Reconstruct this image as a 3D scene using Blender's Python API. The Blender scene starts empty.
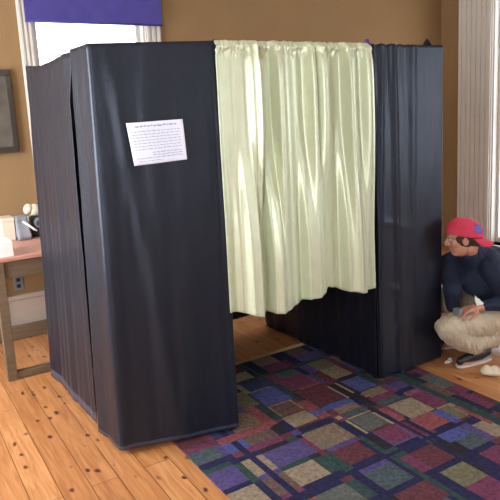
import bpy, bmesh, math, random
from mathutils import Vector, Matrix, noise
S = bpy.context.scene
C = S.collection
PI = math.pi
R = math.radians

# ------------------------------------------------------------------ camera
cam_d = bpy.data.cameras.new('camera')
cam = bpy.data.objects.new('camera', cam_d); C.objects.link(cam)
cam_d.sensor_width = 36; cam_d.lens = 44.04
cam_d.shift_x = .004; cam_d.shift_y = -.046
cam_d.clip_start = .05
cam.matrix_world = (Matrix.Translation((0, 0, 1.637)) @ Matrix.Rotation(R(-31), 4, 'Z')
                    @ Matrix.Rotation(R(90 - 10.26), 4, 'X') @ Matrix.Rotation(R(-3.03), 4, 'Z'))
S.camera = cam
S.view_settings.view_transform = 'Standard'; S.view_settings.look = 'None'
S.view_settings.gamma = 1; S.view_settings.use_curve_mapping = False
S.view_settings.exposure = 0.0

# ------------------------------------------------------------------ light
w = bpy.data.worlds.new('daylight'); S.world = w; w.use_nodes = True
bg = w.node_tree.nodes['Background']
bg.inputs[0].default_value = (.86, .93, 1, 1); bg.inputs[1].default_value = 5.5

def area_light(name, loc, direction, sx, sy, power, col):
    l = bpy.data.lights.new(name, 'AREA'); l.shape = 'RECTANGLE'; l.size = sx; l.size_y = sy
    l.energy = power; l.color = col
    o = bpy.data.objects.new(name, l); C.objects.link(o); o.location = loc
    o.rotation_euler = Vector(direction).to_track_quat('-Z', 'Z').to_euler()
    return o
# area lights for daylight at assumed, unseen windows; second left and rear are added
area_light('left_area_light', (-1.22, 3.55, 1.6), (1, -.15, -.2), 1.7, 1.5, 150, (.9, .95, 1))
area_light('left_area_light', (-1.22, .1, 1.7), (1, .7, -.05), 1.3, 1.5, 75, (.97, .98, 1))  # second left light, added to side-light the curtain folds
area_light('daylight_right_window', (5.62, -.35, 1.75), (-1, .5, -.1), 1.7, 1.7, 55, (.84, .91, 1))
area_light('rear_fill_light', (2.0, -2.42, 1.7), (0, 1, -.1), 1.6, 1.5, 8, (.95, .97, 1))  # weak fill added at an assumed rear window

# ------------------------------------------------------------------ materials
def lin(c):
    return tuple((x / 255 / 12.92 if x / 255 <= .04045 else ((x / 255 + .055) / 1.055) ** 2.4) for x in c) + (1,)

def mat(name, col, rough=.6, var=.08, nscale=12, spec=.5, metal=0, sheen=0, bump=0, bscale=200, stretch=(1, 1, 1), coat=0):
    m = bpy.data.materials.new(name); m.use_nodes = True
    nt = m.node_tree; n = nt.nodes; b = n['Principled BSDF']
    b.inputs['Roughness'].default_value = rough; b.inputs['Metallic'].default_value = metal
    b.inputs['Specular IOR Level'].default_value = spec
    b.inputs['Sheen Weight'].default_value = sheen; b.inputs['Coat Weight'].default_value = coat
    tc = n.new('ShaderNodeTexCoord'); mp = n.new('ShaderNodeMapping'); mp.inputs['Scale'].default_value = stretch
    nt.links.new(tc.outputs['Object'], mp.inputs['Vector'])
    nz = n.new('ShaderNodeTexNoise'); nz.inputs['Scale'].default_value = nscale; nz.inputs['Detail'].default_value = 4
    nt.links.new(mp.outputs[0], nz.inputs['Vector'])
    cr = n.new('ShaderNodeValToRGB'); c = lin(col)
    cr.color_ramp.elements[0].position = .3; cr.color_ramp.elements[1].position = .7
    cr.color_ramp.elements[0].color = tuple(x * (1 - var) for x in c[:3]) + (1,)
    cr.color_ramp.elements[1].color = tuple(min(1, x * (1 + var)) for x in c[:3]) + (1,)
    nt.links.new(nz.outputs['Fac'], cr.inputs[0]); nt.links.new(cr.outputs[0], b.inputs['Base Color'])
    if bump:
        nb = n.new('ShaderNodeTexNoise'); nb.inputs['Scale'].default_value = bscale
        nt.links.new(tc.outputs['Object'], nb.inputs['Vector'])
        bp = n.new('ShaderNodeBump'); bp.inputs['Strength'].default_value = bump; bp.inputs['Distance'].default_value = .004
        nt.links.new(nb.outputs['Fac'], bp.inputs['Height']); nt.links.new(bp.outputs[0], b.inputs['Normal'])
    return m

M = {}
M['wall'] = mat('tan_wall_paint', (140, 110, 76), .85, .05, 1.5, .2, bump=.15, bscale=90)
M['ceiling'] = mat('ceiling_paint', (215, 208, 195), .9, .03)
M['trim'] = mat('cream_painted_wood', (202, 194, 184), .45, .04, 5)
M['base'] = mat('taupe_painted_wood', (178, 160, 145), .5, .05, 5)
M['black'] = mat('black_satin_cloth', (20, 22, 32), .44, .15, 30, .45, sheen=.6, bump=.2, bscale=60)
_b = M['black'].node_tree.nodes['Principled BSDF']; _b.inputs['Specular Tint'].default_value = (.74, .83, 1, 1); _b.inputs['Sheen Tint'].default_value = (.62, .74, 1, 1); _b.inputs['Sheen Roughness'].default_value = .18
M['hem'] = mat('shiny_hem_cloth', (52, 60, 80), .35, .2, 30, .6)
M['green'] = mat('sage_satin_cloth', (202, 209, 180), .40, .03, 20, .7, metal=.32, sheen=.1, bump=.12, bscale=60)
M['pole'] = mat('black_metal_pole', (22, 22, 26), .35, .1, 20, .5, metal=.6)
M['purple'] = mat('purple_plastic', (80, 40, 120), .4, .1)
M['paper'] = mat('white_paper', (226, 230, 246), .7, .02, 8, .3)
M['ink'] = mat('grey_ink', (150, 156, 178), .8, .2, 60, .2)
M['shade'] = mat('blue_violet_shade_cloth', (70, 62, 132), .7, .1, 10, .3)
M['desktop'] = mat('reddish_wood', (190, 135, 115), .35, .18, 6, .5, stretch=(1, 14, 8))
M['desk'] = mat('olive_brown_wood', (104, 86, 66), .5, .15, 6, .4, stretch=(1, 1, 10))
M['greycloth'] = mat('grey_cloth', (132, 132, 138), .8, .1, 20)
M['creambox'] = mat('cream_card', (210, 196, 172), .7, .05, 10)
M['darkplastic'] = mat('dark_plastic', (38, 42, 48), .3, .1)
M['greyplastic'] = mat('grey_plastic', (118, 122, 124), .4, .1)
M['framewood'] = mat('dark_frame_wood', (58, 50, 44), .4, .1)
M['print'] = mat('dark_print', (88, 80, 70), .6, .3, 9)
M['skin'] = mat('skin', (196, 140, 118), .5, .05, 12, .4)
M['hair'] = mat('brown_hair', (72, 52, 40), .6, .2, 60)
M['cap'] = mat('pink_red_cap_cloth', (205, 62, 88), .8, .08, 40, .3, bump=.2)
M['capblue'] = mat('blue_patch', (95, 95, 175), .7, .08, 40, .3)
M['navy'] = mat('navy_knit', (34, 42, 62), .85, .15, 25, .3, bump=.3, bscale=150)
M['khaki'] = mat('beige_trouser_cloth', (186, 172, 150), .8, .08, 18, .3, bump=.35, bscale=35)
M['shoe'] = mat('black_shoe', (30, 28, 28), .4, .1)
M['sole'] = mat('pale_sole', (196, 186, 176), .6, .05)
M['white'] = mat('white_plastic', (228, 226, 220), .5, .03)
M['eye'] = mat('eye_white', (225, 220, 215), .2, .01)

def glass():
    m = bpy.data.materials.new('window_glass'); m.use_nodes = True; nt = m.node_tree
    for x in list(nt.nodes):
        if x.type != 'OUTPUT_MATERIAL': nt.nodes.remove(x)
    out = [x for x in nt.nodes][0]
    t = nt.nodes.new('ShaderNodeBsdfTransparent'); g = nt.nodes.new('ShaderNodeBsdfGlossy'); g.inputs['Roughness'].default_value = .05
    nz = nt.nodes.new('ShaderNodeTexNoise'); nz.inputs['Scale'].default_value = 3
    rp = nt.nodes.new('ShaderNodeMapRange'); rp.inputs[3].default_value = .03; rp.inputs[4].default_value = .06
    mx = nt.nodes.new('ShaderNodeMixShader')
    nt.links.new(nz.outputs['Fac'], rp.inputs[0]); nt.links.new(rp.outputs[0], mx.inputs[0])
    nt.links.new(t.outputs[0], mx.inputs[1]); nt.links.new(g.outputs[0], mx.inputs[2]); nt.links.new(mx.outputs[0], out.inputs[0])
    return m
M['glass'] = glass()

def floor_mat():
    m = bpy.data.materials.new('pine_floorboards'); m.use_nodes = True; nt = m.node_tree; n = nt.nodes; L = nt.links
    b = n['Principled BSDF']; b.inputs['Roughness'].default_value = .33; b.inputs['Specular IOR Level'].default_value = .5
    tc = n.new('ShaderNodeTexCoord')
    sw = n.new('ShaderNodeMapping'); sw.inputs['Rotation'].default_value = (0, 0, PI / 2)
    L.new(tc.outputs['Object'], sw.inputs['Vector'])
    br = n.new('ShaderNodeTexBrick'); br.inputs['Scale'].default_value = 1
    br.inputs['Brick Width'].default_value = 2.6; br.inputs['Row Height'].default_value = .13
    br.inputs['Mortar Size'].default_value = .0022; br.inputs['Mortar Smooth'].default_value = .3
    br.inputs['Color1'].default_value = lin((196, 138, 88)); br.inputs['Color2'].default_value = lin((174, 116, 70))
    br.inputs['Mortar'].default_value = lin((112, 70, 42))
    L.new(sw.outputs[0], br.inputs['Vector'])
    gm = n.new('ShaderNodeMapping'); gm.inputs['Scale'].default_value = (22, 1.6, 1); L.new(tc.outputs['Object'], gm.inputs['Vector'])
    gn = n.new('ShaderNodeTexNoise'); gn.inputs['Scale'].default_value = 1.6; gn.inputs['Detail'].default_value = 6; gn.inputs['Distortion'].default_value = 1.2
    L.new(gm.outputs[0], gn.inputs['Vector'])
    gr = n.new('ShaderNodeValToRGB'); gr.color_ramp.elements[0].position = .35; gr.color_ramp.elements[0].color = (.62, .5, .42, 1)
    gr.color_ramp.elements[1].position = .62; gr.color_ramp.elements[1].color = (1, 1, 1, 1)
    L.new(gn.outputs['Fac'], gr.inputs[0])
    mu = n.new('ShaderNodeMix'); mu.data_type = 'RGBA'; mu.blend_type = 'MULTIPLY'; mu.inputs[0].default_value = .7
    L.new(br.outputs['Color'], mu.inputs[6]); L.new(gr.outputs[0], mu.inputs[7])
    # knots and scattered dark blotches
    km = n.new('ShaderNodeMapping'); km.inputs['Scale'].default_value = (1.5, .8, 0); L.new(tc.outputs['Object'], km.inputs['Vector'])
    dn = n.new('ShaderNodeTexNoise'); dn.inputs['Scale'].default_value = 14
    L.new(tc.outputs['Object'], dn.inputs['Vector'])
    ad = n.new('ShaderNodeMix'); ad.data_type = 'RGBA'; ad.blend_type = 'ADD'; ad.inputs[0].default_value = .05
    L.new(km.outputs[0], ad.inputs[6]); L.new(dn.outputs['Color'], ad.inputs[7])
    vo = n.new('ShaderNodeTexVoronoi'); vo.inputs['Scale'].default_value = 8.5; L.new(ad.outputs[2], vo.inputs['Vector'])
    kr = n.new('ShaderNodeValToRGB'); kr.color_ramp.elements[0].position = .10; kr.color_ramp.elements[0].color = (1, 1, 1, 1)
    kr.color_ramp.elements[1].position = .2; kr.color_ramp.elements[1].color = (0, 0, 0, 1)
    L.new(vo.outputs['Distance'], kr.inputs[0])
    kx = n.new('ShaderNodeMix'); kx.data_type = 'RGBA'; L.new(kr.outputs[0], kx.inputs[0])
    L.new(mu.outputs[2], kx.inputs[6]); kx.inputs[7].default_value = lin((84, 46, 40))
    L.new(kx.outputs[2], b.inputs['Base Color'])
    bp = n.new('ShaderNodeBump'); bp.inputs['Strength'].default_value = .3; bp.inputs['Distance'].default_value = .003
    L.new(br.outputs['Fac'], bp.inputs['Height']); bp.invert = True; L.new(bp.outputs[0], b.inputs['Normal'])
    return m
M['floor'] = floor_mat()

def rug_mat():
    m = bpy.data.materials.new('patchwork_rug_pile'); m.use_nodes = True; nt = m.node_tree; n = nt.nodes; L = nt.links
    b = n['Principled BSDF']; b.inputs['Roughness'].default_value = .95; b.inputs['Specular IOR Level'].default_value = .1
    at = n.new('ShaderNodeAttribute'); at.attribute_name = 'patch'
    nz = n.new('ShaderNodeTexNoise'); nz.inputs['Scale'].default_value = 60; nz.inputs['Detail'].default_value = 5
    tc = n.new('ShaderNodeTexCoord'); L.new(tc.outputs['Object'], nz.inputs['Vector'])
    cr = n.new('ShaderNodeValToRGB'); cr.color_ramp.elements[0].position = .3; cr.color_ramp.elements[0].color = (.6, .6, .6, 1)
    cr.color_ramp.elements[1].position = .7; cr.color_ramp.elements[1].color = (1.15, 1.15, 1.15, 1)
    L.new(nz.outputs['Fac'], cr.inputs[0])
    mu = n.new('ShaderNodeMix'); mu.data_type = 'RGBA'; mu.blend_type = 'MULTIPLY'; mu.inputs[0].default_value = 1
    L.new(at.outputs['Color'], mu.inputs[6]); L.new(cr.outputs[0], mu.inputs[7]); L.new(mu.outputs[2], b.inputs['Base Color'])
    bp = n.new('ShaderNodeBump'); bp.inputs['Strength'].default_value = .5; bp.inputs['Distance'].default_value = .004
    L.new(nz.outputs['Fac'], bp.inputs['Height']); L.new(bp.outputs[0], b.inputs['Normal'])
    return m
M['rug'] = rug_mat()

# ------------------------------------------------------------------ helpers
def link(name, me, m=None, parent=None, smooth=False):
    o = bpy.data.objects.new(name, me); C.objects.link(o)
    if m:
        for x in (m if isinstance(m, (list, tuple)) else [m]): me.materials.append(x)
    if parent: o.parent = parent
    if smooth:
        for p in me.polygons: p.use_smooth = True
    return o
def from_bm(name, bm, m=None, parent=None, smooth=False, bevel=0):
    if bevel:
        bmesh.ops.bevel(bm, geom=list(bm.edges), offset=bevel, segments=2, affect='EDGES', profile=.5, clamp_overlap=True)
    bmesh.ops.recalc_face_normals(bm, faces=bm.faces)
    me = bpy.data.meshes.new(name); bm.to_mesh(me); bm.free()
    return link(name, me, m, parent, smooth)
def box(bm, x0, x1, y0, y1, z0, z1):
    v = [bm.verts.new((x, y, z)) for z in (z0, z1) for (x, y) in ((x0, y0), (x1, y0), (x1, y1), (x0, y1))]
    for f in ((0, 3, 2, 1), (4, 5, 6, 7), (0, 1, 5, 4), (1, 2, 6, 5), (2, 3, 7, 6), (3, 0, 4, 7)):
        bm.faces.new([v[i] for i in f])
def boxes(name, bs, m, parent=None, bevel=0):
    bm = bmesh.new()
    for b in bs: box(bm, *b)
    return from_bm(name, bm, m, parent, bevel=bevel)
def tube(bm, pts, r, seg=12, cap=True):
    pts = [Vector(p) for p in pts]; rings = []
    rr = r if isinstance(r, (list, tuple)) else [r] * len(pts)
    ref = Vector((0, 0, 1))
    for i, p in enumerate(pts):
        d = (pts[min(i + 1, len(pts) - 1)] - pts[max(i - 1, 0)]).normalized()
        a = d.cross(ref)
        if a.length < .05: a = d.cross(Vector((1, 0, 0)))
        a.normalize(); b = d.cross(a)
        rings.append([bm.verts.new(p + (a * math.cos(2 * PI * k / seg) + b * math.sin(2 * PI * k / seg)) * rr[i]) for k in range(seg)])
    for q, s in zip(rings, rings[1:]):
        for k in range(seg): bm.faces.new((q[k], q[(k + 1) % seg], s[(k + 1) % seg], s[k]))
    if cap: bm.faces.new(rings[0][::-1]); bm.faces.new(rings[-1])
def empty(name, loc=(0, 0, 0)):
    o = bpy.data.objects.new(name, None); C.objects.link(o); o.location = loc; o.empty_display_size = .1
    bpy.context.view_layer.update()
    return o
def adopt(child, parent):
    child.parent = parent; child.matrix_parent_inverse = parent.matrix_world.inverted(); return child
def tag(o, label=None, cat=None, group=None, kind=None):
    if label: o['label'] = label
    if cat: o['category'] = cat
    if group: o['group'] = group
    if kind: o['kind'] = kind
    return o
def struct(o): o['kind'] = 'structure'; return o
def sstep(a, b, x):
    t = max(0, min(1, (x - a) / (b - a))); return t * t * (3 - 2 * t)
def interp(pts, x):
    if x <= pts[0][0]: return pts[0][1]
    for (a, p), (b, q) in zip(pts, pts[1:]):
        if x <= b: return p + (q - p) * sstep(a, b, x)
    return pts[-1][1]

# ------------------------------------------------------------------ the room
X0, X1, Y0, Y1, H = -1.3, 5.7, -2.5, 5.0, 3.05
struct(boxes('floor', [(X0 - .2, X1 + .2, Y0 - .2, Y1 + .2, -.1, 0)], M['floor']))
struct(boxes('ceiling', [(X0 - .2, X1 + .2, Y0 - .2, Y1 + .2, H, H + .1)], M['ceiling']))
def wall_with_holes(name, axis, c0, c1, u0, u1, holes):
    """axis 'x': wall runs along x, between y=c0..c1; holes (ua, ub, za, zb)"""
    bm = bmesh.new(); us = sorted({u0, u1, *[h[0] for h in holes], *[h[1] for h in holes]})
    for a, b in zip(us, us[1:]):
        hs = [h for h in holes if h[0] <= a and h[1] >= b]
        segs = [(0, H)]
        if hs: segs = [(0, hs[0][2]), (hs[0][3], H)]
        for z0, z1 in segs:
            if z1 - z0 < 1e-4: continue
            if axis == 'x': box(bm, a, b, c0, c1, z0, z1)
            else: box(bm, c0, c1, a, b, z0, z1)
    return struct(from_bm(name, bm, M['wall']))
wall_with_holes('wall_back', 'x', Y1, Y1 + .2, X0 - .2, X1 + .2, [(1.17, 2.09, .85, 2.62)])
wall_with_holes('wall_right', 'y', X1, X1 + .2, Y0, Y1, [(3.0, 4.30, .12, 2.86), (-1.2, .5, .9, 2.6)])
wall_with_holes('wall_left', 'y', X0 - .2, X0, Y0, Y1, [(2.7, 4.4, .8, 2.4), (-.6, .8, .8, 2.4)])
wall_with_holes('wall_front', 'x', Y0 - .2, Y0, X0 - .2, X1 + .2, [(1.2, 2.8, .95, 2.45)])
# baseboards
struct(boxes('baseboard_back', [(X0, X1, Y1 - .022, Y1, 0, .30), (X0, X1, Y1 - .034, Y1, .30, .335)], M['base'], bevel=.004))
struct(boxes('baseboard_right', [(X1 - .022, X1, Y0 + .03, 2.6, 0, .30)], M['base'], bevel=.004))
struct(boxes('baseboard_left', [(X0, X0 + .022, Y0 + .03, Y1 - .04, 0, .30)], M['base'], bevel=.004))

def window(n, axis, c, inward, u0, u1, z0, z1, cas=.1, fluted=False, casr=None, zbot=None):
    """casing, sash, glass of a window in the wall plane c; inward = direction into the room"""
    casr = casr or cas
    e = empty('window_%d' % n, ((u0 + u1) / 2, c, z0) if axis == 'x' else (c, (u0 + u1) / 2, z0)); struct(e)
    def B(name, bs, m, bev=.003):
        out = []
        for ua, ub, d0, d1, za, zb in bs:
            p, q = sorted((c + inward * d0, c + inward * d1))
            out.append((ua, ub, p, q, za, zb) if axis == 'x' else (p, q, ua, ub, za, zb))
        return adopt(boxes(name, out, m, bevel=bev), e)
    zb_ = zbot if zbot is not None else z0 - .02
    for name, a, b in (('window_casing', u0 - cas, u0), ('window_casing', u1, u1 + casr)):
        bs = [(a, b, 0, .02, zb_, z1 + .12)]
        wv = b - a; k = 7 if fluted else 3
        for i in range(k):
            ca = a + wv * (i + .5) / k
            bs.append((ca - wv * .28 / k, ca + wv * .28 / k, .02, .034, zb_, z1 + .12))
        B(name, bs, M['trim'])
    B('window_head', [(u0 - cas, u1 + casr, 0, .03, z1, z1 + .12), (u0 - cas - .02, u1 + casr + .02, 0, .05, z1 + .12, z1 + .16)], M['trim'])
    B('window_sill', [(u0 if zbot is not None else u0 - cas - .02, u1 if zbot is not None else u1 + casr + .02, -.02, .05, z0 - .05, z0 - .015)], M['trim'])
    B('window_jamb', [(u0, u0 + .015, -.16, 0, z0, z1), (u1 - .015, u1, -.16, 0, z0, z1), (u0, u1, -.16, 0, z1 - .015, z1), (u0, u1, -.16, -.0, z0 - .015, z0)], M['trim'], 0)
    zm = (z0 + z1) / 2
    B('window_frame', [(u0 + .015, u0 + .05, -.11, -.07, z0, z1 - .015), (u1 - .05, u1 - .015, -.11, -.07, z0, z1 - .015),
                       (u0 + .05, u1 - .05, -.11, -.07, z0, z0 + .06), (u0 + .05, u1 - .05, -.11, -.07, z1 - .06, z1 - .015),
                       (u0 + .05, u1 - .05, -.11, -.07, zm - .02, zm + .02)], M['trim'])
    B('window_pane', [(u0 + .05, u1 - .05, -.092, -.088, z0 + .06, zm - .02), (u0 + .05, u1 - .05, -.092, -.088, zm + .02, z1 - .06)], M['glass'], 0)
    return e
window(1, 'x', Y1, -1, 1.17, 2.09, .85, 2.62, cas=.10, casr=.14)
window(2, 'y', X1, -1, 3.0, 4.30, .12, 2.86, cas=.12, casr=.44, fluted=True, zbot=.0)
window(3, 'y', X1, -1, -1.2, .5, .9, 2.6)
window(4, 'y', X0, 1, 2.7, 4.4, .8, 2.4)
window(6, 'y', X0, 1, -.6, .8, .8, 2.4)  # unseen opening, added with its area light for contrast on the curtain folds
window(5, 'x', Y0, 1, 1.2, 2.8, .95, 2.45)

# roller shade at the head of the back window
e = empty('roller_shade', (1.67, 4.93, 2.42))
tag(e, 'blue violet roller shade drawn up at the top of the bright window', 'window shade')
bm = bmesh.new(); box(bm, 1.115, 2.225, 4.925, 4.935, 2.425, 2.66); adopt(from_bm('shade_cloth', bm, M['shade'], bevel=.002), e)
bm = bmesh.new(); tube(bm, [(1.115, 4.93, 2.425), (2.225, 4.93, 2.425)], .009); adopt(from_bm('bottom_bar', bm, M['shade'], smooth=True), e)
bm = bmesh.new(); tube(bm, [(1.10, 4.925, 2.68), (2.24, 4.925, 2.68)], .025, 20); adopt(from_bm('shade_roll', bm, M['shade'], smooth=True), e)

# picture frame on the back wall, left edge of the view
e = empty('picture_frame', (.76, 4.98, 1.456))
tag(e, 'dark framed picture hanging on the tan wall left of the window', 'picture')
adopt(boxes('frame', [(.55, .965, 4.955, 4.998, 1.456, 1.50), (.55, .965, 4.955, 4.998, 2.03, 2.075), (.55, .59, 4.955, 4.998, 1.50, 2.03), (.925, .965, 4.955, 4.998, 1.50, 2.03)], M['framewood'], bevel=.005), e)
adopt(boxes('picture', [(.59, .925, 4.975, 4.985, 1.50, 2.03)], M['print']), e)
# wall outlet
e = empty('wall_outlet', (.85, 4.99, .43)); tag(e, 'pale wall outlet below the desk, above the taupe baseboard', 'outlet')
adopt(boxes('cover_plate', [(.815, .885, 4.992, 4.999, .375, .485)], M['greyplastic'], bevel=.002), e)
adopt(boxes('socket', [(.835, .865, 4.989, 4.993, .39, .42)], M['darkplastic'], bevel=.001), e)
adopt(boxes('socket', [(.835, .865, 4.989, 4.993, .44, .47)], M['darkplastic'], bevel=.001), e)

# ------------------------------------------------------------------ rug
def build_rug():
    rx0, rx1, ry0, ry1 = 1.12, 2.77, .55, 3.37
    pal = dict(blue=(84, 90, 146), dblue=(62, 68, 104), navy=(46, 44, 76), red=(146, 82, 86), maroon=(100, 58, 66), mag=(116, 62, 88),
               beige=(150, 132, 112), tan=(132, 112, 96), brown=(108, 86, 80), grey=(98, 100, 96), slate=(78, 88, 92), green=(56, 74, 72),
               olive=(118, 112, 88), yel=(166, 150, 114), purple=(88, 76, 122), dark=(50, 45, 52))
    rnd = random.Random(11)
    xs = [1.12, 1.26, 1.30, 1.42, 1.59, 1.65, 1.70, 1.87, 1.92, 1.985, 2.14, 2.18, 2.25, 2.39, 2.44, 2.55, 2.60, 2.66, 2.70, 2.77]
    ys = [.55, .70, .74, .9, 1.02, 1.06, 1.24, 1.4, 1.44, 1.6, 1.74, 1.78, 1.93, 1.99, 2.02, 2.165, 2.20, 2.35, 2.39, 2.44, 2.56, 2.60, 2.74, 2.79, 2.95, 3.09, 3.13, 3.24, 3.37]
    rects = []
    names_big = ['blue', 'red', 'maroon', 'beige', 'tan', 'brown', 'grey', 'slate', 'olive', 'dblue', 'beige', 'mag', 'purple']
    names_thin = ['navy', 'green', 'mag', 'maroon', 'navy', 'dark', 'purple']
    for a, b in zip(xs, xs[1:]):
        for c, d in zip(ys, ys[1:]):
            thin = min(b - a, d - c) < .075
            rects.append((a, b, c, d, rnd.choice(names_thin if thin else names_big)))
    # long crossing bands
    for a, b, c, d, k in [(1.895, 1.925, .55, 3.37, 'green'), (2.155, 2.175, .55, 2.56, 'navy'), (1.12, 2.77, 1.965, 1.99, 'navy'), (2.555, 2.62, 1.2, 2.74, 'green'),
                          (1.12, 2.77, 1.05, 1.085, 'navy'), (1.35, 1.385, .55, 3.37, 'navy'), (1.12, 2.77, 3.10, 3.13, 'green')]:
        rects.append((a, b, c, d, k))
    rects += [(1.72, 1.89, 2.755, 2.95, 'blue'), (1.735, 1.89, 2.96, 3.09, 'dblue'), (1.72, 1.855, 2.60, 2.73, 'brown'), (1.70, 1.86, 2.46, 2.585, 'beige'),
              (1.59, 1.655, 2.55, 2.80, 'red'), (1.30, 1.615, 2.535, 2.60, 'red'), (1.42, 1.58, 2.62, 2.78, 'tan'), (1.66, 1.71, 2.58, 2.80, 'green'),
              (1.59, 1.70, 2.80, 3.0, 'olive'), (1.94, 2.14, 2.57, 2.80, 'maroon'), (1.94, 2.13, 2.82, 3.0, 'mag'), (1.87, 1.94, 2.45, 2.68, 'red'),
              (2.25, 2.39, 2.575, 2.735, 'blue'), (2.14, 2.155, 2.55, 2.74, 'yel'), (2.155, 2.205, 2.55, 2.75, 'dark'), (2.205, 2.22, 2.58, 2.75, 'yel'), (2.22, 2.245, 2.56, 2.76, 'dark'),
              (1.70, 1.93, 2.39, 2.43, 'navy'), (1.86, 1.985, 2.50, 2.545, 'blue'), (1.92, 1.985, 2.37, 2.44, 'mag'), (1.935, 1.97, 2.385, 2.42, 'yel'),
              (1.995, 2.145, 2.50, 2.555, 'blue'), (1.985, 2.13, 2.43, 2.495, 'tan'), (1.985, 2.14, 2.37, 2.425, 'slate'), (1.98, 2.14, 2.355, 2.368, 'yel'),
              (1.98, 2.14, 2.20, 2.35, 'grey'), (1.955, 1.972, 2.19, 2.36, 'yel'), (1.90, 1.955, 2.19, 2.36, 'navy'), (1.68, 1.895, 2.20, 2.38, 'tan'),
              (2.25, 2.43, 2.163, 2.34, 'beige'), (2.23, 2.39, 2.02, 2.163, 'red'), (2.39, 2.45, 2.01, 2.15, 'blue'), (2.45, 2.52, 2.01, 2.15, 'olive'),
              (2.18, 2.225, 2.18, 2.34, 'red'), (2.13, 2.145, 2.18, 2.335, 'yel'), (2.15, 2.175, 2.18, 2.36, 'navy'), (2.20, 2.23, 1.99, 2.18, 'navy'), (2.22, 2.38, 1.88, 1.965, 'blue'),
              (1.99, 2.13, 2.03, 2.18, 'mag'), (2.225, 2.39, 2.42, 2.475, 'mag'), (2.225, 2.39, 2.36, 2.415, 'slate'), (2.23, 2.39, 2.49, 2.55, 'tan'),
              (2.42, 2.54, 2.455, 2.535, 'purple'), (2.43, 2.54, 2.36, 2.40, 'red'), (2.43, 2.54, 2.41, 2.45, 'navy'), (2.62, 2.65, 1.95, 2.45, 'navy'),
              (2.525, 2.555, 1.88, 2.12, 'red'), (2.66, 2.72, 2.0, 2.2, 'mag'), (2.60, 2.66, 2.22, 2.42, 'brown'), (2.66, 2.77, 2.3, 2.5, 'grey')]
    XS = sorted({round(v, 4) for r in rects for v in r[:2]} | {rx0, rx1}); YS = sorted({round(v, 4) for r in rects for v in r[2:4]} | {ry0, ry1})
    bm = bmesh.new(); lay = bm.loops.layers.float_color.new('patch')
    z = .010
    g = [[bm.verts.new((x, y, z)) for y in YS] for x in XS]
    for i in range(len(XS) - 1):
        for j in range(len(YS) - 1):
            cx, cy = (XS[i] + XS[i + 1]) / 2, (YS[j] + YS[j + 1]) / 2; k = 'dark'
            for r in rects:
                if r[0] <= cx <= r[1] and r[2] <= cy <= r[3]: k = r[4]
            f = bm.faces.new((g[i][j], g[i + 1][j], g[i + 1][j + 1], g[i][j + 1])); c = lin([v * .88 for v in pal[k]])
            for l in f.loops: l[lay] = c
    ext = bmesh.ops.extrude_face_region(bm, geom=[f for f in bm.faces])
    bmesh.ops.translate(bm, verts=[v for v in ext['geom'] if isinstance(v, bmesh.types.BMVert)], vec=(0, 0, -.009))
    e = empty('patchwork_rug', (1.95, 2.0, 0))
    tag(e, 'multicoloured patchwork rug of blue, red, beige and green rectangles on the wooden floor', 'rug')
    adopt(from_bm('pile', bm, M['rug']), e)
    bm = bmesh.new(); rnd = random.Random(3)
    for yy, sg in ((ry1, 1), (ry0, -1)):
        x = rx0 + .005
        while x < rx1 - .005:
            dx = rnd.uniform(-.012, .012); ln = rnd.uniform(.045, .065)
            tube(bm, [(x, yy - .004 * sg, .006), (x + dx * .4, yy + ln * .5 * sg, .009), (x + dx, yy + ln * sg, .004)], [.0035, .003, .002], 5)
            x += .011
    f = adopt(from_bm('fringe', bm, mat('fringe_yarn', (196, 172, 128), .9, .1)), e); f['label'] = 'cream yarn fringe'; f['kind'] = 'stuff'
build_rug()

# ------------------------------------------------------------------ booth frame of poles
frame = empty('drape_stand', (1.93, 3.2, 0))
tag(frame, 'black metal pole stand carrying the booth drapes and curtain', 'stand')
posts = [(.905, 3.87), (.93, 2.83), (1.425, 2.665), (1.425, 3.87), (2.475, 2.665), (2.955, 2.665), (2.475, 3.87), (2.955, 3.87)]
for x, y in posts:
    bm = bmesh.new(); tube(bm, [(x, y, .014), (x, y, 1.985)], .013, 14); p = adopt(from_bm('post', bm, M['pole'], smooth=True), frame)
    bm = bmesh.new(); tube(bm, [(x, y, .0125), (x, y, .02)], .03, 20); adopt(from_bm('foot', bm, M['pole']), p)
rails = [(0, 1), (1, 2), (2, 3), (0, 3), (4, 5), (5, 7), (6, 7), (4, 6), (3, 6)]
for a, b in rails:
    bm = bmesh.new(); tube(bm, [(*posts[a], 1.97), (*posts[b], 1.97)], .011, 12); adopt(from_bm('rail', bm, M['pole'], smooth=True), frame)
bm = bmesh.new(); tube(bm, [(1.425, 2.66, 1.965), (1.47, 2.606, 1.967), (2.40, 2.606, 1.967), (2.475, 2.66, 1.965)], .009, 12)
adopt(from_bm('curtain_rod', bm, M['pole'], smooth=True), frame)
bm = bmesh.new(); tube(bm, [(2.42, 2.635, 1.98), (2.415, 2.633, 2.0), (2.405, 2.632, 2.018)], [.015, .016, .012], 12)
k = adopt(from_bm('end_cap', bm, M['purple'], smooth=True), frame); k['label'] = 'purple end cap'
bm = bmesh.new(); tube(bm, [(2.88, 2.66, 1.98), (2.91, 2.66, 2.022), (2.95, 2.66, 1.995)], [.012, .014, .01], 10)
adopt(from_bm('clamp', bm, M['pole'], smooth=True), frame)
bm = bmesh.new(); tube(bm, [(1.447, 2.63, 1.93), (1.447, 2.63, 2.0)], .008, 10)
adopt(from_bm('clamp', bm, M['pole'], smooth=True), frame)

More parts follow.
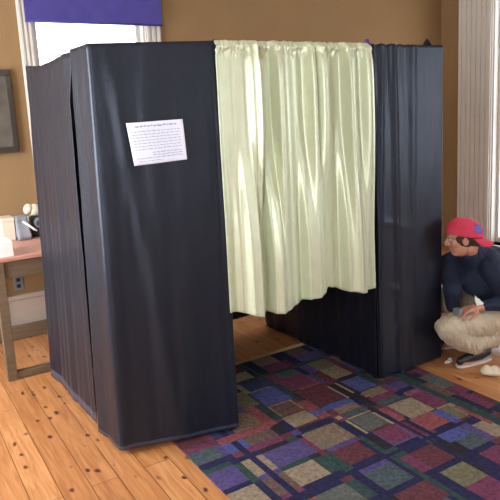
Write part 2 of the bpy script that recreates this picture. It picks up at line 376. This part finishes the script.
# ------------------------------------------------------------------ drapes
def resample(path):
    P = [Vector(p) for p in path]; L = [0]
    for a, b in zip(P, P[1:]): L.append(L[-1] + (b - a).length)
    def f(s):
        d = s * L[-1]
        for i in range(len(P) - 1):
            if d <= L[i + 1] + 1e-9:
                t = (d - L[i]) / (L[i + 1] - L[i]); return P[i].lerp(P[i + 1], t)
        return P[-1]
    return f, L[-1]
def drape(name, path, ztop, zbot, disp, label, nu=160, nv=70, m='black', bottom_path=None, ruffle=None, cat='drape', group=None, hem=None, smooth_r=2, neck_path=None):
    fn = resample(neck_path)[0] if neck_path else None
    f, L = resample(path); fb = resample(bottom_path)[0] if bottom_path else f
    bm = bmesh.new(); g = []
    for j in range(nv + 1):
        row = []; t = j / nv
        tt = t
        for i in range(nu + 1):
            s = i / nu
            def pos(s):
                s = min(1, max(0, s))
                if fn: return f(s).lerp(fn(s), t / .12) if t < .12 else fn(s).lerp(fb(s), (t - .12) / .88)
                return f(s).lerp(fb(s), t)
            p = sum((pos(s + o / nu) for o in range(-smooth_r, smooth_r + 1)), Vector((0, 0))) / (2 * smooth_r + 1)
            d = pos(s + 1.5 / nu) - pos(s - 1.5 / nu)
            n = Vector((d.y, -d.x)).normalized()     # to the right of travel = outside
            zt = ztop(s) if callable(ztop) else ztop; zb = zbot(s) if callable(zbot) else zbot
            z = zt + (zb - zt) * tt
            p = p + n * disp(s * L, t, z)
            row.append(bm.verts.new((p.x, p.y, z)))
        g.append(row)
    for j in range(nv):
        for i in range(nu):
            fc = bm.faces.new((g[j][i], g[j + 1][i], g[j + 1][i + 1], g[j][i + 1])); fc.smooth = True
            if hem and j >= nv - hem: fc.material_index = 1
    me = bpy.data.meshes.new(name); bm.to_mesh(me); bm.free()
    o = link(name, me, [M[m], M['hem']] if hem else M[m])
    sd = o.modifiers.new('thickness', 'SOLIDIFY'); sd.thickness = .003; sd.offset = -1
    if label: tag(o, label, cat, group)
    return o
def folds(seed, amp=.012, freq=7, fine=.002, gather=0, top=.25, bottom=1.0):
    def d(u, t, z):
        q = top + (bottom - top) * sstep(0, .6, t)
        a = noise.noise(Vector((u * freq + seed, t * .55, seed * 1.7))) + .5 * noise.noise(Vector((u * freq * 2.3 + 9 + t * .4, t * .8, seed)))
        b = noise.noise(Vector((u * 14 + t * 5, t * 9, seed + 5))) + .6 * noise.noise(Vector((u * 30 - t * 4, t * 16, seed + 8)))
        c = 0
        if gather: c = gather * math.sin(u * 210 + 5 * noise.noise(Vector((u * 30, 0, seed)))) * max(0, 1 - t * 7)
        return amp * q * a + fine * b + c
    return d
# left side, rear length
drape('side_drape', [(.856, 3.93), (.866, 3.12), (.884, 3.02)], lambda s: 2.003 - .018 * sstep(0, .4, s) - .012 * math.sin(PI * min(1, s * 1.1)), .035,
      folds(2.1, .020, 5, .0022), 'dark satin drape on the booth left side, the rear length nearest the window', neck_path=[(.852, 3.93), (.864, 3.16), (.866, 3.074)], bottom_path=[(.80, 3.93), (.832, 3.21), (.838, 3.105)], hem=2)
# wraps the front left corner and carries the notice
wf = folds(5.3, .013, 8, .0016)
def wrapfold(u, t, z):
    d = wf(u, t, z)
    # a soft diagonal tension fold from the corner, and one along the right edge
    d += .012 * math.exp(-((u - .33 - .22 * t) / .035) ** 2) * sstep(0, .15, t) * (1 - t * .6)
    d -= .010 * math.exp(-((u - .80) / .03) ** 2) * sstep(0, .2, t)
    return d
drape('corner_drape', [(.877, 3.034), (.873, 3.022), (.888, 2.79), (1.448, 2.622), (1.468, 2.66), (1.468, 2.80)], 1.995, .03, wrapfold,
      'black satin drape wrapping the booth front left corner, carrying the white notice',
      bottom_path=[(.832, 3.048), (.827, 3.035), (.856, 2.765), (1.452, 2.605), (1.475, 2.66), (1.47, 2.80)], nu=260, nv=90, hem=1, smooth_r=4)
# right box front
rf = folds(8.8, .012, 5, .0015, gather=.0)
def rightfold(u, t, z):
    d = rf(u, t, z)
    g = sstep(.34, .12, u) if u > .12 else 1
    d += .003 * g * math.sin(u * 170) * max(0, 1 - t * 5)
    for c, a, wd, k in ((.10, .014, .02, .10), (.19, .012, .022, .0), (.34, .008, .03, .03)):
        d += a * math.exp(-((u - c + k * t) / wd) ** 2) * (1 - .5 * t)
    d += .006 * math.exp(-((z - .95 + .3 * (u - .2)) / .02) ** 2) * math.exp(-((u - .15) / .12) ** 2)
    d += .007 * math.exp(-((z - .55 + .35 * (u - .2)) / .025) ** 2) * math.exp(-((u - .18) / .1) ** 2)
    d += .007 * math.exp(-((z - .33 - .4 * (u - .2)) / .025) ** 2) * math.exp(-((u - .15) / .1) ** 2)
    return d
drape('front_drape', [(2.425, 2.64), (2.422, 2.617), (2.432, 2.610), (2.99, 2.607), (3.0, 2.625), (3.0, 2.72)],
      lambda s: 1.992 + .004 * math.sin(s * 60) * (s < .4), .025, rightfold,
      'blue black satin drape on the narrow right front of the booth, beside the pale curtain', nu=220, nv=110,
      bottom_path=[(2.462, 2.63), (2.462, 2.600), (2.47, 2.592), (2.985, 2.600), (2.995, 2.62), (2.995, 2.72)])
# hidden and half hidden lengths
drape('inner_drape', [(2.448, 3.86), (2.448, 2.635)], 1.985, .02, folds(12, .016, 6, .002),
      'black drape lining the right inner side of the booth, seen below the curtain hem')
drape('outer_side_drape', [(2.995, 2.74), (2.992, 3.9)], 1.985, .02, folds(15, .016, 6, .002),
      'black drape on the right outer side of the booth, beside the crouching person')
drape('inner_drape', [(1.470, 2.82), (1.470, 3.86)], 1.985, .02, folds(18, .016, 6, .002),
      'black drape lining the left inner side of the booth, behind the box with the notice')
drape('rear_drape', [(2.99, 3.91), (.87, 3.91)], 1.985, lambda s: .02 if (s < .25 or s > .73) else .12, folds(21, .018, 6, .002),
      'black drape across the rear of the booth, facing the window wall', nu=260)  # unseen middle hem set low to keep light from behind out of the booth

# pale green curtain
# the folds across the curtain: (where along its width, how far the cloth stands out)
prof = [(0, .012), (.03, .002), (.08, .010), (.15, .022), (.195, .046), (.214, .070), (.222, .050), (.236, .002), (.27, .0), (.318, .004), (.331, .066), (.345, .068),
        (.40, .038), (.47, .014), (.525, .006), (.562, .060), (.580, .054), (.605, .020), (.640, .054), (.655, .058), (.672, .006), (.73, .0), (.792, .002),
        (.812, .068), (.828, .060), (.88, .020), (.93, .008), (.965, .052), (1, .042)]
profb = [(0, .016), (.05, .004), (.085, .020), (.12, .056), (.165, .064), (.182, .024), (.20, .004), (.24, .004), (.256, .056), (.285, .072), (.33, .056), (.40, .034), (.46, .012), (.49, .052),
         (.54, .066), (.57, .056), (.655, .010), (.71, .0), (.745, .002), (.775, .050), (.83, .076), (.87, .064), (.93, .026), (1, .014)]
hemz = [(0, .671), (.21, .626), (.306, .628), (.407, .640), (.51, .659), (.595, .676), (.638, .684), (.70, .668), (.76, .644), (.875, .623), (1, .611)]
def cfold(u, t, z):
    x = 1.455 + u / .94 * .96
    sx = min(1, u / .94); a = interp(prof, sx); b = interp(profb, sx); q = sstep(.25, .85, t)
    d = a * (1 - q) + b * q * 1.15
    soft = 1 - math.exp(-t * 30) * .75
    d = d * soft * 1.25
    d += .0004 * noise.noise(Vector((x * 30, t * 20, 1))) + .0012 * noise.noise(Vector((x * 8 + t * 2, t * 4, 4)))
    if z > 1.90:
        k = sstep(1.90, 1.945, z)
        d += k * (.006 * math.sin(x * 190 + 9 * noise.noise(Vector((x * 22, 0, 3)))) * (1 - .5 * sstep(1.95, 1.965, z)) + .009 * noise.noise(Vector((x * 45, z * 55, 2))) + .014 * math.exp(-((z - 1.967) / .014) ** 2))
    return d
cur = drape('booth_curtain', [(1.427, 2.600), (2.376, 2.600)], lambda s: 1.994 + .005 * noise.noise(Vector((s * 40, 0, 7))), lambda s: interp(hemz, s), cfold,
            'pale sage green satin curtain hanging across the booth opening from a gathered rod pocket',
            bottom_path=[(1.419, 2.60), (2.40, 2.60)], nu=420, nv=150, m='green', cat='curtain', smooth_r=1)
# stitched hem line
def hem_line():
    bm = bmesh.new(); pts = []
    for i in range(0, 201):
        s = i / 200; x = 1.419 + .981 * s; t = .985
        zt = 1.994; zb = interp(hemz, s); y = 2.60 - cfold(s * .94, t, 1.0) - .0022
        pts.append((x, y, zb + .022))
    tube(bm, pts, .0014, 6); o = from_bm('hem_seam', bm, M['green'], smooth=True); return adopt(o, cur)
hem_line()

# notice on the front left drape: tilted white printed sheet, pinned just in front of the cloth
def notice():
    a = Vector((1.448 - .888, 2.622 - 2.79, 0)).normalized()
    nrm = Vector((a.y, -a.x, 0))
    e = empty('paper_notice', (1.145, 2.68, 1.545)); tag(e, 'white landscape sheet of small print pinned to the black front drape', 'notice')
    base = Vector((.888, 2.79, 0)) + nrm * .030
    cor = [(.138, 1.634), (.401, 1.640), (.410, 1.450), (.160, 1.436)]      # along the drape, height; TL TR BR BL
    def pt(u, v, o=0):
        tl, tr, br, bl = [Vector(c) for c in cor]
        q = tl.lerp(tr, u).lerp(bl.lerp(br, u), v)
        p = base + a * q.x + nrm * (o + .004 * math.sin(u * 5) + .003 * math.sin(v * 4)); return Vector((p.x, p.y, q.y))
    bm = bmesh.new(); N, K = 24, 16
    g = [[bm.verts.new(pt(i / N, j / K)) for i in range(N + 1)] for j in range(K + 1)]
    for j in range(K):
        for i in range(N): bm.faces.new((g[j][i], g[j + 1][i], g[j + 1][i + 1], g[j][i + 1])).smooth = True
    me = bpy.data.meshes.new('sheet'); bm.to_mesh(me); bm.free(); o = link('sheet', me, M['paper']); adopt(o, e)
    sd = o.modifiers.new('t', 'SOLIDIFY'); sd.thickness = .0012
    rnd = random.Random(5); bm = bmesh.new()
    def stroke(u0, u1, v, h, waviness):
        n = max(2, int((u1 - u0) * 90)); prev = None
        for i in range(n + 1):
            u = u0 + (u1 - u0) * i / n; vv = v + rnd.uniform(-1, 1) * waviness
            q = (bm.verts.new(pt(u, vv - h / 2, .0022)), bm.verts.new(pt(u, vv + h / 2, .0022)))
            if prev: bm.faces.new((prev[0], prev[1], q[1], q[0]))
            prev = q
    def line(v, h, wv, m0=.07, m1=.93):
        u = m0
        while u < m1:
            w_ = rnd.uniform(.025, .09); stroke(u, min(u + w_, m1), v, h, wv); u += w_ + .018
    line(.10, .030, .012, .14, .88)
    for v in (.22, .29, .36, .43, .50, .57, .64): line(v, .014, .006)
    for v in (.73, .79, .85): line(v, .016, .008, .38 if v < .8 else .08, .93)
    line(.92, .012, .006, .1, .55)
    adopt(from_bm('printed_text', bm, M['ink']), e)
notice()

# ------------------------------------------------------------------ desk
e = empty('desk', (1.0, 4.5, 0)); tag(e, 'reddish topped wooden desk with olive brown base against the back wall, behind the booth', 'desk')
adopt(boxes('desk_top', [(.20, 1.55, 4.075, 4.96, .80, .826)], M['desktop'], bevel=.005), e)
adopt(boxes('apron', [(.26, 1.49, 4.10, 4.12, .69, .80)], M['desk'], bevel=.002), e)
adopt(boxes('apron', [(.26, 1.49, 4.92, 4.94, .69, .80)], M['desk'], bevel=.002), e)
for x in (.56, 1.43):
    adopt(boxes('leg', [(x, x + .06, 4.085, 4.145, 0, .80)], M['desk'], bevel=.003), e)
    adopt(boxes('leg', [(x, x + .06, 4.88, 4.94, 0, .80)], M['desk'], bevel=.003), e)
adopt(boxes('stretcher', [(.62, 1.43, 4.09, 4.14, .004, .05)], M['desk'], bevel=.003), e)
adopt(boxes('stretcher', [(.62, 1.43, 4.89, 4.93, .004, .11)], M['desk'], bevel=.003), e)

# things on the desk
def soft(name, pts, m, seed, parent=None, amp=.008):
    """rounded lump from ellipsoids (centre, radii)"""
    bm = bmesh.new()
    for (c, r) in pts:
        mm = Matrix.Translation(c) @ Matrix.Diagonal((*r, 1))
        bmesh.ops.create_icosphere(bm, subdivisions=3, radius=1, matrix=mm)
    for v in bm.verts:
        v.co += Vector((noise.noise(v.co * 25 + Vector((seed, 0, 0))), noise.noise(v.co * 25 + Vector((0, seed, 0))), noise.noise(v.co * 25 + Vector((0, 0, seed))))) * amp
    o = from_bm(name, bm, m, parent, smooth=True); return o
bx = empty('file_box', (.80, 4.78, .826)); tag(bx, 'cream card box standing at the left of the desk beside the grey bag', 'box')
adopt(boxes('box_body', [(.735, .822, 4.70, 4.86, .827, .97)], M['creambox'], bevel=.004), bx)
adopt(boxes('lid', [(.732, .825, 4.697, 4.863, .97, .995)], M['creambox'], bevel=.004), bx)
bag = empty('grey_bag', (.90, 4.72, .826)); tag(bag, 'slumped grey cloth bag on the desk with a pale strap', 'bag')
bm = bmesh.new(); box(bm, .828, .925, 4.64, 4.78, .828, 1.0)
for v in bm.verts:
    if v.co.z > .9: v.co.x -= .012 if v.co.x > .88 else -.004; v.co.y += (.03 if v.co.y < 4.7 else -.02)
bmesh.ops.subdivide_edges(bm, edges=list(bm.edges), cuts=5, use_grid_fill=True)
for v in bm.verts: v.co += Vector((noise.noise(v.co * 18), noise.noise(v.co * 18 + Vector((3, 0, 0))), .5 * noise.noise(v.co * 18 + Vector((0, 3, 0))))) * .012; v.co.z = max(v.co.z, .828)
adopt(from_bm('bag_body', bm, M['greycloth'], smooth=True), bag)
bm = bmesh.new(); tube(bm, [(.87, 4.63, .965), (.90, 4.60, .94), (.935, 4.59, .905), (.955, 4.60, .89)], [.006, .008, .008, .006], 8)
s_ = adopt(from_bm('strap', bm, M['white'], smooth=True), bag); s_['label'] = 'pale strap'
cm = empty('camera_device', (1.03, 4.72, .826)); tag(cm, 'dark camera with a round grey lens on the desk, against the booth drape', 'camera')
adopt(boxes('camera_body', [(.942, 1.045, 4.72, 4.79, .828, .985)], M['darkplastic'], bevel=.01), cm)
bm = bmesh.new(); tube(bm, [(0.998, 4.72, .935), (0.992, 4.665, .933)], [.038, .034], 24); ln = adopt(from_bm('lens', bm, M['greyplastic'], smooth=False), cm)
bm = bmesh.new(); tube(bm, [(0.992, 4.664, .933), (0.991, 4.660, .933)], [.022, .022], 20); adopt(from_bm('lens_glass', bm, M['darkplastic']), ln)
o = soft('cloth_bundle', [((.975, 4.87, .90), (.055, .05, .072)), ((.965, 4.87, 1.02), (.036, .04, .045)), ((1.01, 4.87, 1.0), (.05, .04, .06))], M['creambox'], 3)
tag(o, 'cream crumpled cloth bundle at the rear of the desk behind the dark camera', 'cloth')
o = boxes('paper_stack', [(.56, .692, 4.10, 4.32, .8265, .925)], M['white'], bevel=.003); tag(o, 'white stack of paper at the front left of the reddish desk top', 'paper')

# ------------------------------------------------------------------ crouching person
def capsule(bm, p0, r0, p1, r1, seg=20, rings=7):
    p0, p1 = Vector(p0), Vector(p1); d = (p1 - p0); L = d.length; q = d.to_track_quat('Z', 'Y').to_matrix() if L > 1e-6 else Matrix.Identity(3)
    prof_ = [(-r0 * math.cos(a), r0 * math.sin(a)) for a in [PI / 2 * k / rings for k in range(1, rings + 1)]]
    prof_ += [(L + r1 * math.sin(a), r1 * math.cos(a)) for a in [PI / 2 * k / rings for k in range(0, rings)]]
    vs = [[bm.verts.new(p0 + q @ Vector((r * math.cos(2 * PI * k / seg), r * math.sin(2 * PI * k / seg), z))) for k in range(seg)] for z, r in prof_]
    a = bm.verts.new(p0 + q @ Vector((0, 0, -r0))); b = bm.verts.new(p0 + q @ Vector((0, 0, L + r1)))
    for i in range(len(vs) - 1):
        for k in range(seg): bm.faces.new((vs[i][k], vs[i][(k + 1) % seg], vs[i + 1][(k + 1) % seg], vs[i + 1][k]))
    for k in range(seg): bm.faces.new((a, vs[0][(k + 1) % seg], vs[0][k])); bm.faces.new((b, vs[-1][k], vs[-1][(k + 1) % seg]))
def chain(bm, pts):
    for (p, r), (q, s) in zip(pts, pts[1:]): capsule(bm, p, r, q, s)
def ell(bm, c, r, rot=None, sub=4):
    mm = Matrix.Translation(c) @ (rot or Matrix.Identity(4)) @ Matrix.Diagonal((*r, 1))
    bmesh.ops.create_icosphere(bm, subdivisions=sub, radius=1, matrix=mm)
def fuse(name, bm, m, parent, voxel=.006, smooth=4, wrinkle=0, wscale=30):
    me = bpy.data.meshes.new(name); bmesh.ops.recalc_face_normals(bm, faces=bm.faces); bm.to_mesh(me); bm.free()
    o = bpy.data.objects.new(name, me); C.objects.link(o)
    r = o.modifiers.new('r', 'REMESH'); r.mode = 'VOXEL'; r.voxel_size = voxel
    s = o.modifiers.new('s', 'SMOOTH'); s.iterations = smooth; s.factor = .5
    dg = bpy.context.evaluated_depsgraph_get(); me2 = bpy.data.meshes.new_from_object(o.evaluated_get(dg))
    o.modifiers.clear(); o.data = me2; me2.name = name; me2.materials.clear(); me2.materials.append(m)
    if wrinkle:
        ns = [v.normal.copy() for v in me2.vertices]
        for v, n_ in zip(me2.vertices, ns):
            k = noise.noise(Vector((v.co.x * wscale + v.co.z * wscale * .35, v.co.y * wscale * .8, v.co.z * wscale * .22)))
            v.co += n_ * wrinkle * (abs(k) * 1.8 - .3)
    for p in me2.polygons: p.use_smooth = True
    return adopt(o, parent)

per = empty('person', (3.2, 2.52, 0))
tag(per, 'person in backwards pink red cap, navy jumper and beige trousers, crouching beside the booth', 'person')
head_c = Vector((3.040, 2.490, .825))
fwd = Vector((-.66, .74, -.16)).normalized(); side = Vector((0, 0, 1)).cross(fwd).normalized(); up = fwd.cross(side)
HM = Matrix((fwd, side, up)).transposed().to_4x4(); HM.translation = head_c
def hp(x, y, z): return HM @ Vector((x, y, z))
HR = HM.to_3x3().to_4x4()
hip_n, hip_f = (3.41, 2.44, .235), (3.45, 2.66, .24)
kn_n, an_n = (2.905, 2.475, .275), (3.13, 2.44, .10)
kn_f, an_f = (3.13, 2.74, .36), (3.27, 2.72, .10)
sh_n, el_n, wr_n = (3.19, 2.385, .620), (3.29, 2.315, .405), (3.085, 2.405, .393)
sh_f, el_f, wr_f = (3.17, 2.70, .60), (2.99, 2.52, .49), (3.03, 2.56, .335)
bm = bmesh.new()
# trunk and limbs of the body under the clothes
chain(bm, [((3.46, 2.55, .25), .125), ((3.50, 2.55, .42), .115), ((3.40, 2.55, .555), .125), ((3.24, 2.545, .635), .11), ((3.14, 2.525, .69), .052), (tuple(hp(-.035, 0, -.06)), .048)])
chain(bm, [(hip_n, .085), (kn_n, .055), (an_n, .036)]); chain(bm, [(hip_f, .085), (kn_f, .055), (an_f, .036)])
chain(bm, [(sh_n, .05), (el_n, .038), (wr_n, .027)]); chain(bm, [(sh_f, .05), (el_f, .038), (wr_f, .027)])
# head
ell(bm, hp(-.012, 0, .03), (.096, .074, .092), HR); ell(bm, hp(.02, 0, -.035), (.064, .053, .078), HR); ell(bm, hp(.045, 0, -.082), (.036, .034, .026), HR, 3)
ell(bm, hp(.070, 0, .028), (.022, .052, .014), HR, 3)
chain(bm, [(hp(.082, 0, .018), .009), (hp(.104, 0, -.022), .013)]); ell(bm, hp(.092, .013, -.026), (.012, .009, .009), HR, 3); ell(bm, hp(.092, -.013, -.026), (.012, .009, .009), HR, 3)
ell(bm, hp(.080, 0, -.050), (.012, .024, .006), HR, 3); ell(bm, hp(.078, 0, -.060), (.012, .020, .007), HR, 3)
for sg in (1, -1):
    ell(bm, hp(-.012, .074 * sg, -.005), (.020, .008, .032), HR, 3); ell(bm, hp(.045, .040 * sg, -.015), (.03, .022, .028), HR, 3)
# near hand: palm, four bent fingers and thumb closed round a small clamp, resting on the thigh
def hand(bm, wr, d, upv, sc=1.0, curl=1.0):
    wr = Vector(wr); d = Vector(d).normalized(); sd_ = Vector(upv).cross(d).normalized(); dn = d.cross(sd_).normalized() * -1  # palm side
    capsule(bm, wr, .026 * sc, wr + d * .03, .026 * sc)
    for k, off in enumerate((-.027, -.009, .009, .027)): capsule(bm, wr + d * .02 + sd_ * off * .6, .016, wr + d * .085 + sd_ * off, .0125)
    for k, (off, ln) in enumerate(((-.030, .062), (-.010, .078), (.010, .086), (.030, .074))):
        p = wr + d * .088 + sd_ * off; ang = .35 * curl; q = p
        for i, (fr, r) in enumerate(((.45, .0098), (.32, .009), (.23, .0082))):
            dd = d * math.cos(ang) + dn * math.sin(ang); q2 = q + dd * ln * fr; capsule(bm, q, r, q2, r * .93, 12, 4); q = q2; ang += .75 * curl
    p = wr + d * .03 + sd_ * .024; q = p + (d * .55 + sd_ * .75 + dn * .35) * .04; capsule(bm, p, .014, q, .012, 12, 4)
    q2 = q + (d * .9 + sd_ * .1 + dn * .55) * .034; capsule(bm, q, .0115, q2, .010, 12, 4); capsule(bm, q2, .010, q2 + (d * .8 - sd_ * .35 + dn * .5) * .024, .009, 12, 4)
hand(bm, wr_n, (-1, .22, -.06), (0, 0, 1), 1.0, .9)
hand(bm, wr_f, (-.12, .25, -1), (1, 0, .0), 1.0, .6)
# feet inside the shoes
chain(bm, [(an_n, .034), ((3.15, 2.44, .05), .034), ((3.00, 2.455, .036), .026)]); chain(bm, [(an_f, .034), ((3.29, 2.72, .05), .034), ((3.14, 2.73, .036), .026)])
fuse('body', bm, M['skin'], per, .005, 3)
# eyes
for sg in (1, -1):
    bm = bmesh.new(); ell(bm, hp(.0695, .029 * sg, .008), (.011, .013, .008), HR, 3); ey = adopt(from_bm('eye', bm, M['eye'], smooth=True), per)
    bm = bmesh.new(); ell(bm, hp(.0785, .029 * sg, .007), (.004, .006, .006), HR, 3); adopt(from_bm('iris', bm, M['hair'], smooth=True), ey)
# hair showing under the cap
bm = bmesh.new(); ell(bm, hp(-.022, 0, .022), (.096, .080, .085), HR); ell(bm, hp(-.06, 0, -.03), (.045, .055, .035), HR, 3)
fuse('hair', bm, M['hair'], per, .006, 3, .004, 90)
# cap: six-panel crown, peak pointing backwards, patch, button
cap = None
def cap_build():
    bm = bmesh.new(); N, K = 48, 16; rows = []
    tilt = Matrix.Rotation(R(-19), 4, 'Y')
    CMx = HM @ Matrix.Translation((-.012, 0, .030)) @ tilt
    for j in range(K + 1):
        th = PI / 2 * j / K
        row = []
        for i in range(N):
            ph = 2 * PI * i / N
            seam = 1 - .018 * math.exp(-((((ph * 3 / PI) % 1) - .5) ** 2 < .16 and 0 or ((min((ph * 3 / PI) % 1, 1 - (ph * 3 / PI) % 1)) / .06) ** 2))
            r = math.cos(th) ** .75 * seam
            row.append(bm.verts.new(CMx @ Vector((.112 * r * math.cos(ph), .092 * r * math.sin(ph), -.005 + .098 * math.sin(th)))))
        rows.append(row)
    for j in range(K):
        for i in range(N): bm.faces.new((rows[j][i], rows[j][(i + 1) % N], rows[j + 1][(i + 1) % N], rows[j + 1][i]))
    bmesh.ops.remove_doubles(bm, verts=bm.verts, dist=.0004)
    o = from_bm('cap', bm, M['cap'], smooth=True); sd = o.modifiers.new('t', 'SOLIDIFY'); sd.thickness = .003; sd.offset = 1
    adopt(o, per); o['label'] = 'pink red baseball cap worn backwards'
    # peak, backwards
    bm = bmesh.new(); g = []
    for j in range(11):
        q = j / 10; row = []
        for i in range(25):
            u = -1 + 2 * i / 24; ph = PI + u * 1.05
            x0, y0 = .108 * math.cos(ph), .090 * math.sin(ph)
            x1 = -(.112 + .066 * math.sqrt(max(0, 1 - u * u))) ; y1 = .084 * math.sin(u * PI / 2) * -1
            x, y = x0 + (x1 - x0) * q, y0 + (y1 - y0) * q
            row.append(bm.verts.new(CMx @ Vector((x, y, -.004 - .022 * u * u * (.3 + .7 * q) - .020 * q))))
        g.append(row)
    for j in range(10):
        for i in range(24): bm.faces.new((g[j][i], g[j + 1][i], g[j + 1][i + 1], g[j][i + 1]))
    pk = from_bm('peak', bm, M['cap'], smooth=True); sd = pk.modifiers.new('t', 'SOLIDIFY'); sd.thickness = .004; adopt(pk, o)
    bm = bmesh.new(); ell(bm, CMx @ Vector((0, 0, .096)), (.008, .008, .004), HR, 2); adopt(from_bm('button', bm, M['cap'], smooth=True), o)
    bm = bmesh.new(); rr = []
    for j in range(7):
        for i in range(7):
            th = .28 + .62 * j / 6 ; ph = PI - .75 + (i / 6 - .5) * .62
            r = math.cos(th) ** .75 + .022
            rr.append(bm.verts.new(CMx @ Vector((.112 * r * math.cos(ph), .092 * r * math.sin(ph), -.003 + .1005 * math.sin(th)))))
    for j in range(6):
        for i in range(6):
            if (j in (0, 5)) and (i in (0, 5)): continue
            bm.faces.new((rr[j * 7 + i], rr[j * 7 + i + 1], rr[(j + 1) * 7 + i + 1], rr[(j + 1) * 7 + i]))
    b = from_bm('patch', bm, M['capblue'], smooth=True); sd = b.modifiers.new('t', 'SOLIDIFY'); sd.thickness = .002; sd.offset = 0
    adopt(b, o); b['label'] = 'blue patch'
    bm = bmesh.new(); ell(bm, CMx @ Vector((-.176, 0, -.026)), (.008, .014, .007), HR, 2); t_ = adopt(from_bm('peak_tip', bm, M['shoe'], smooth=True), o); t_['label'] = 'dark tip of the peak'
cap_build()
# jumper
bm = bmesh.new()
chain(bm, [((3.47, 2.55, .30), .15), ((3.50, 2.55, .43), .145), ((3.41, 2.55, .555), .152), ((3.26, 2.545, .625), .13), ((3.165, 2.525, .690), .088), ((3.105, 2.505, .73), .072)])
chain(bm, [((3.34, 2.52, .50), .15), ((3.19, 2.50, .52), .10)])
chain(bm, [((3.26, 2.46, .63), .09), (sh_n, .078), (el_n, .056), ((3.125, 2.39, .398), .036)])
chain(bm, [((3.24, 2.62, .62), .09), (sh_f, .076), (el_f, .056), ((3.02, 2.553, .375), .038)])
fuse('jumper', bm, M['navy'], per, .008, 4, .006, 22)
# trousers
bm = bmesh.new()
chain(bm, [((3.47, 2.55, .26), .155), ((3.47, 2.55, .20), .14)])
chain(bm, [(hip_n, .125), ((3.15, 2.465, .275), .105), (kn_n, .082), ((3.02, 2.46, .18), .075), ((3.10, 2.445, .125), .058)])
chain(bm, [(hip_f, .12), (kn_f, .078), ((3.20, 2.73, .22), .068), ((3.25, 2.72, .13), .056)])
chain(bm, [((3.10, 2.45, .13), .056), ((3.32, 2.44, .16), .085)])
fuse('trousers', bm, M['khaki'], per, .006, 3, .010, 38)
# shoes
for (ax, ay, hx) in ((3.15, 2.44, -.155), (3.29, 2.72, -.155)):
    bm = bmesh.new(); chain(bm, [((ax + .06, ay, .062), .036), ((ax, ay, .060), .042), ((ax + hx * .6, ay + .012, .048), .034), ((ax + hx, ay + .018, .042), .028)])
    for v in bm.verts: v.co.z = max(v.co.z, .016)
    sh = fuse('shoe', bm, M['shoe'], per, .006, 2)
    bm = bmesh.new(); chain(bm, [((ax + .065, ay, .010), .038), ((ax, ay, .010), .041), ((ax + hx * .6, ay + .012, .010), .040), ((ax + hx, ay + .018, .010), .033)])
    for v in bm.verts: v.co.z = min(max(v.co.z, .0115 if False else .001), .018)
    so = fuse('sole', bm, M['sole'], sh, .005, 1); so['label'] = 'pale sole'
# what the hand holds, and scraps on the floor
o = boxes('clamp', [(2.905, 2.945, 2.40, 2.45, .372, .412)], M['greyplastic'], bevel=.006)
tag(o, 'small grey clamp held in the crouching person\'s hand', 'clamp')
bm = bmesh.new(); g = []
for j in range(7):
    g.append([bm.verts.new((3.035 + .012 * i + .006 * math.sin(j * 1.3 + i), 2.375 + .006 * math.sin(i * 2 + j) + .004 * j, .415 + .0115 * j * (1 - .12 * i))) for i in range(6)])
for j in range(6):
    for i in range(5): bm.faces.new((g[j][i], g[j + 1][i], g[j + 1][i + 1], g[j][i + 1]))
o = from_bm('paper_scrap', bm, M['white'], smooth=True); sd = o.modifiers.new('t', 'SOLIDIFY'); sd.thickness = .0015
tag(o, 'crumpled white paper scrap tucked at the crouching person\'s wrist', 'paper')
o = soft('tissue_scrap', [((2.985, 2.545, .014), (.035, .014, .010)), ((3.01, 2.56, .018), (.018, .012, .012))], M['white'], 8, amp=.005)
tag(o, 'small white tissue scrap on the floor by the right foot of the booth', 'tissue')
o = soft('cloth_wad', [((3.015, 2.27, .035), (.035, .05, .030)), ((3.05, 2.25, .03), (.04, .04, .028))], M['creambox'], 6, amp=.01)
tag(o, 'small cream cloth wad on the floorboards in front of the crouching person', 'cloth')
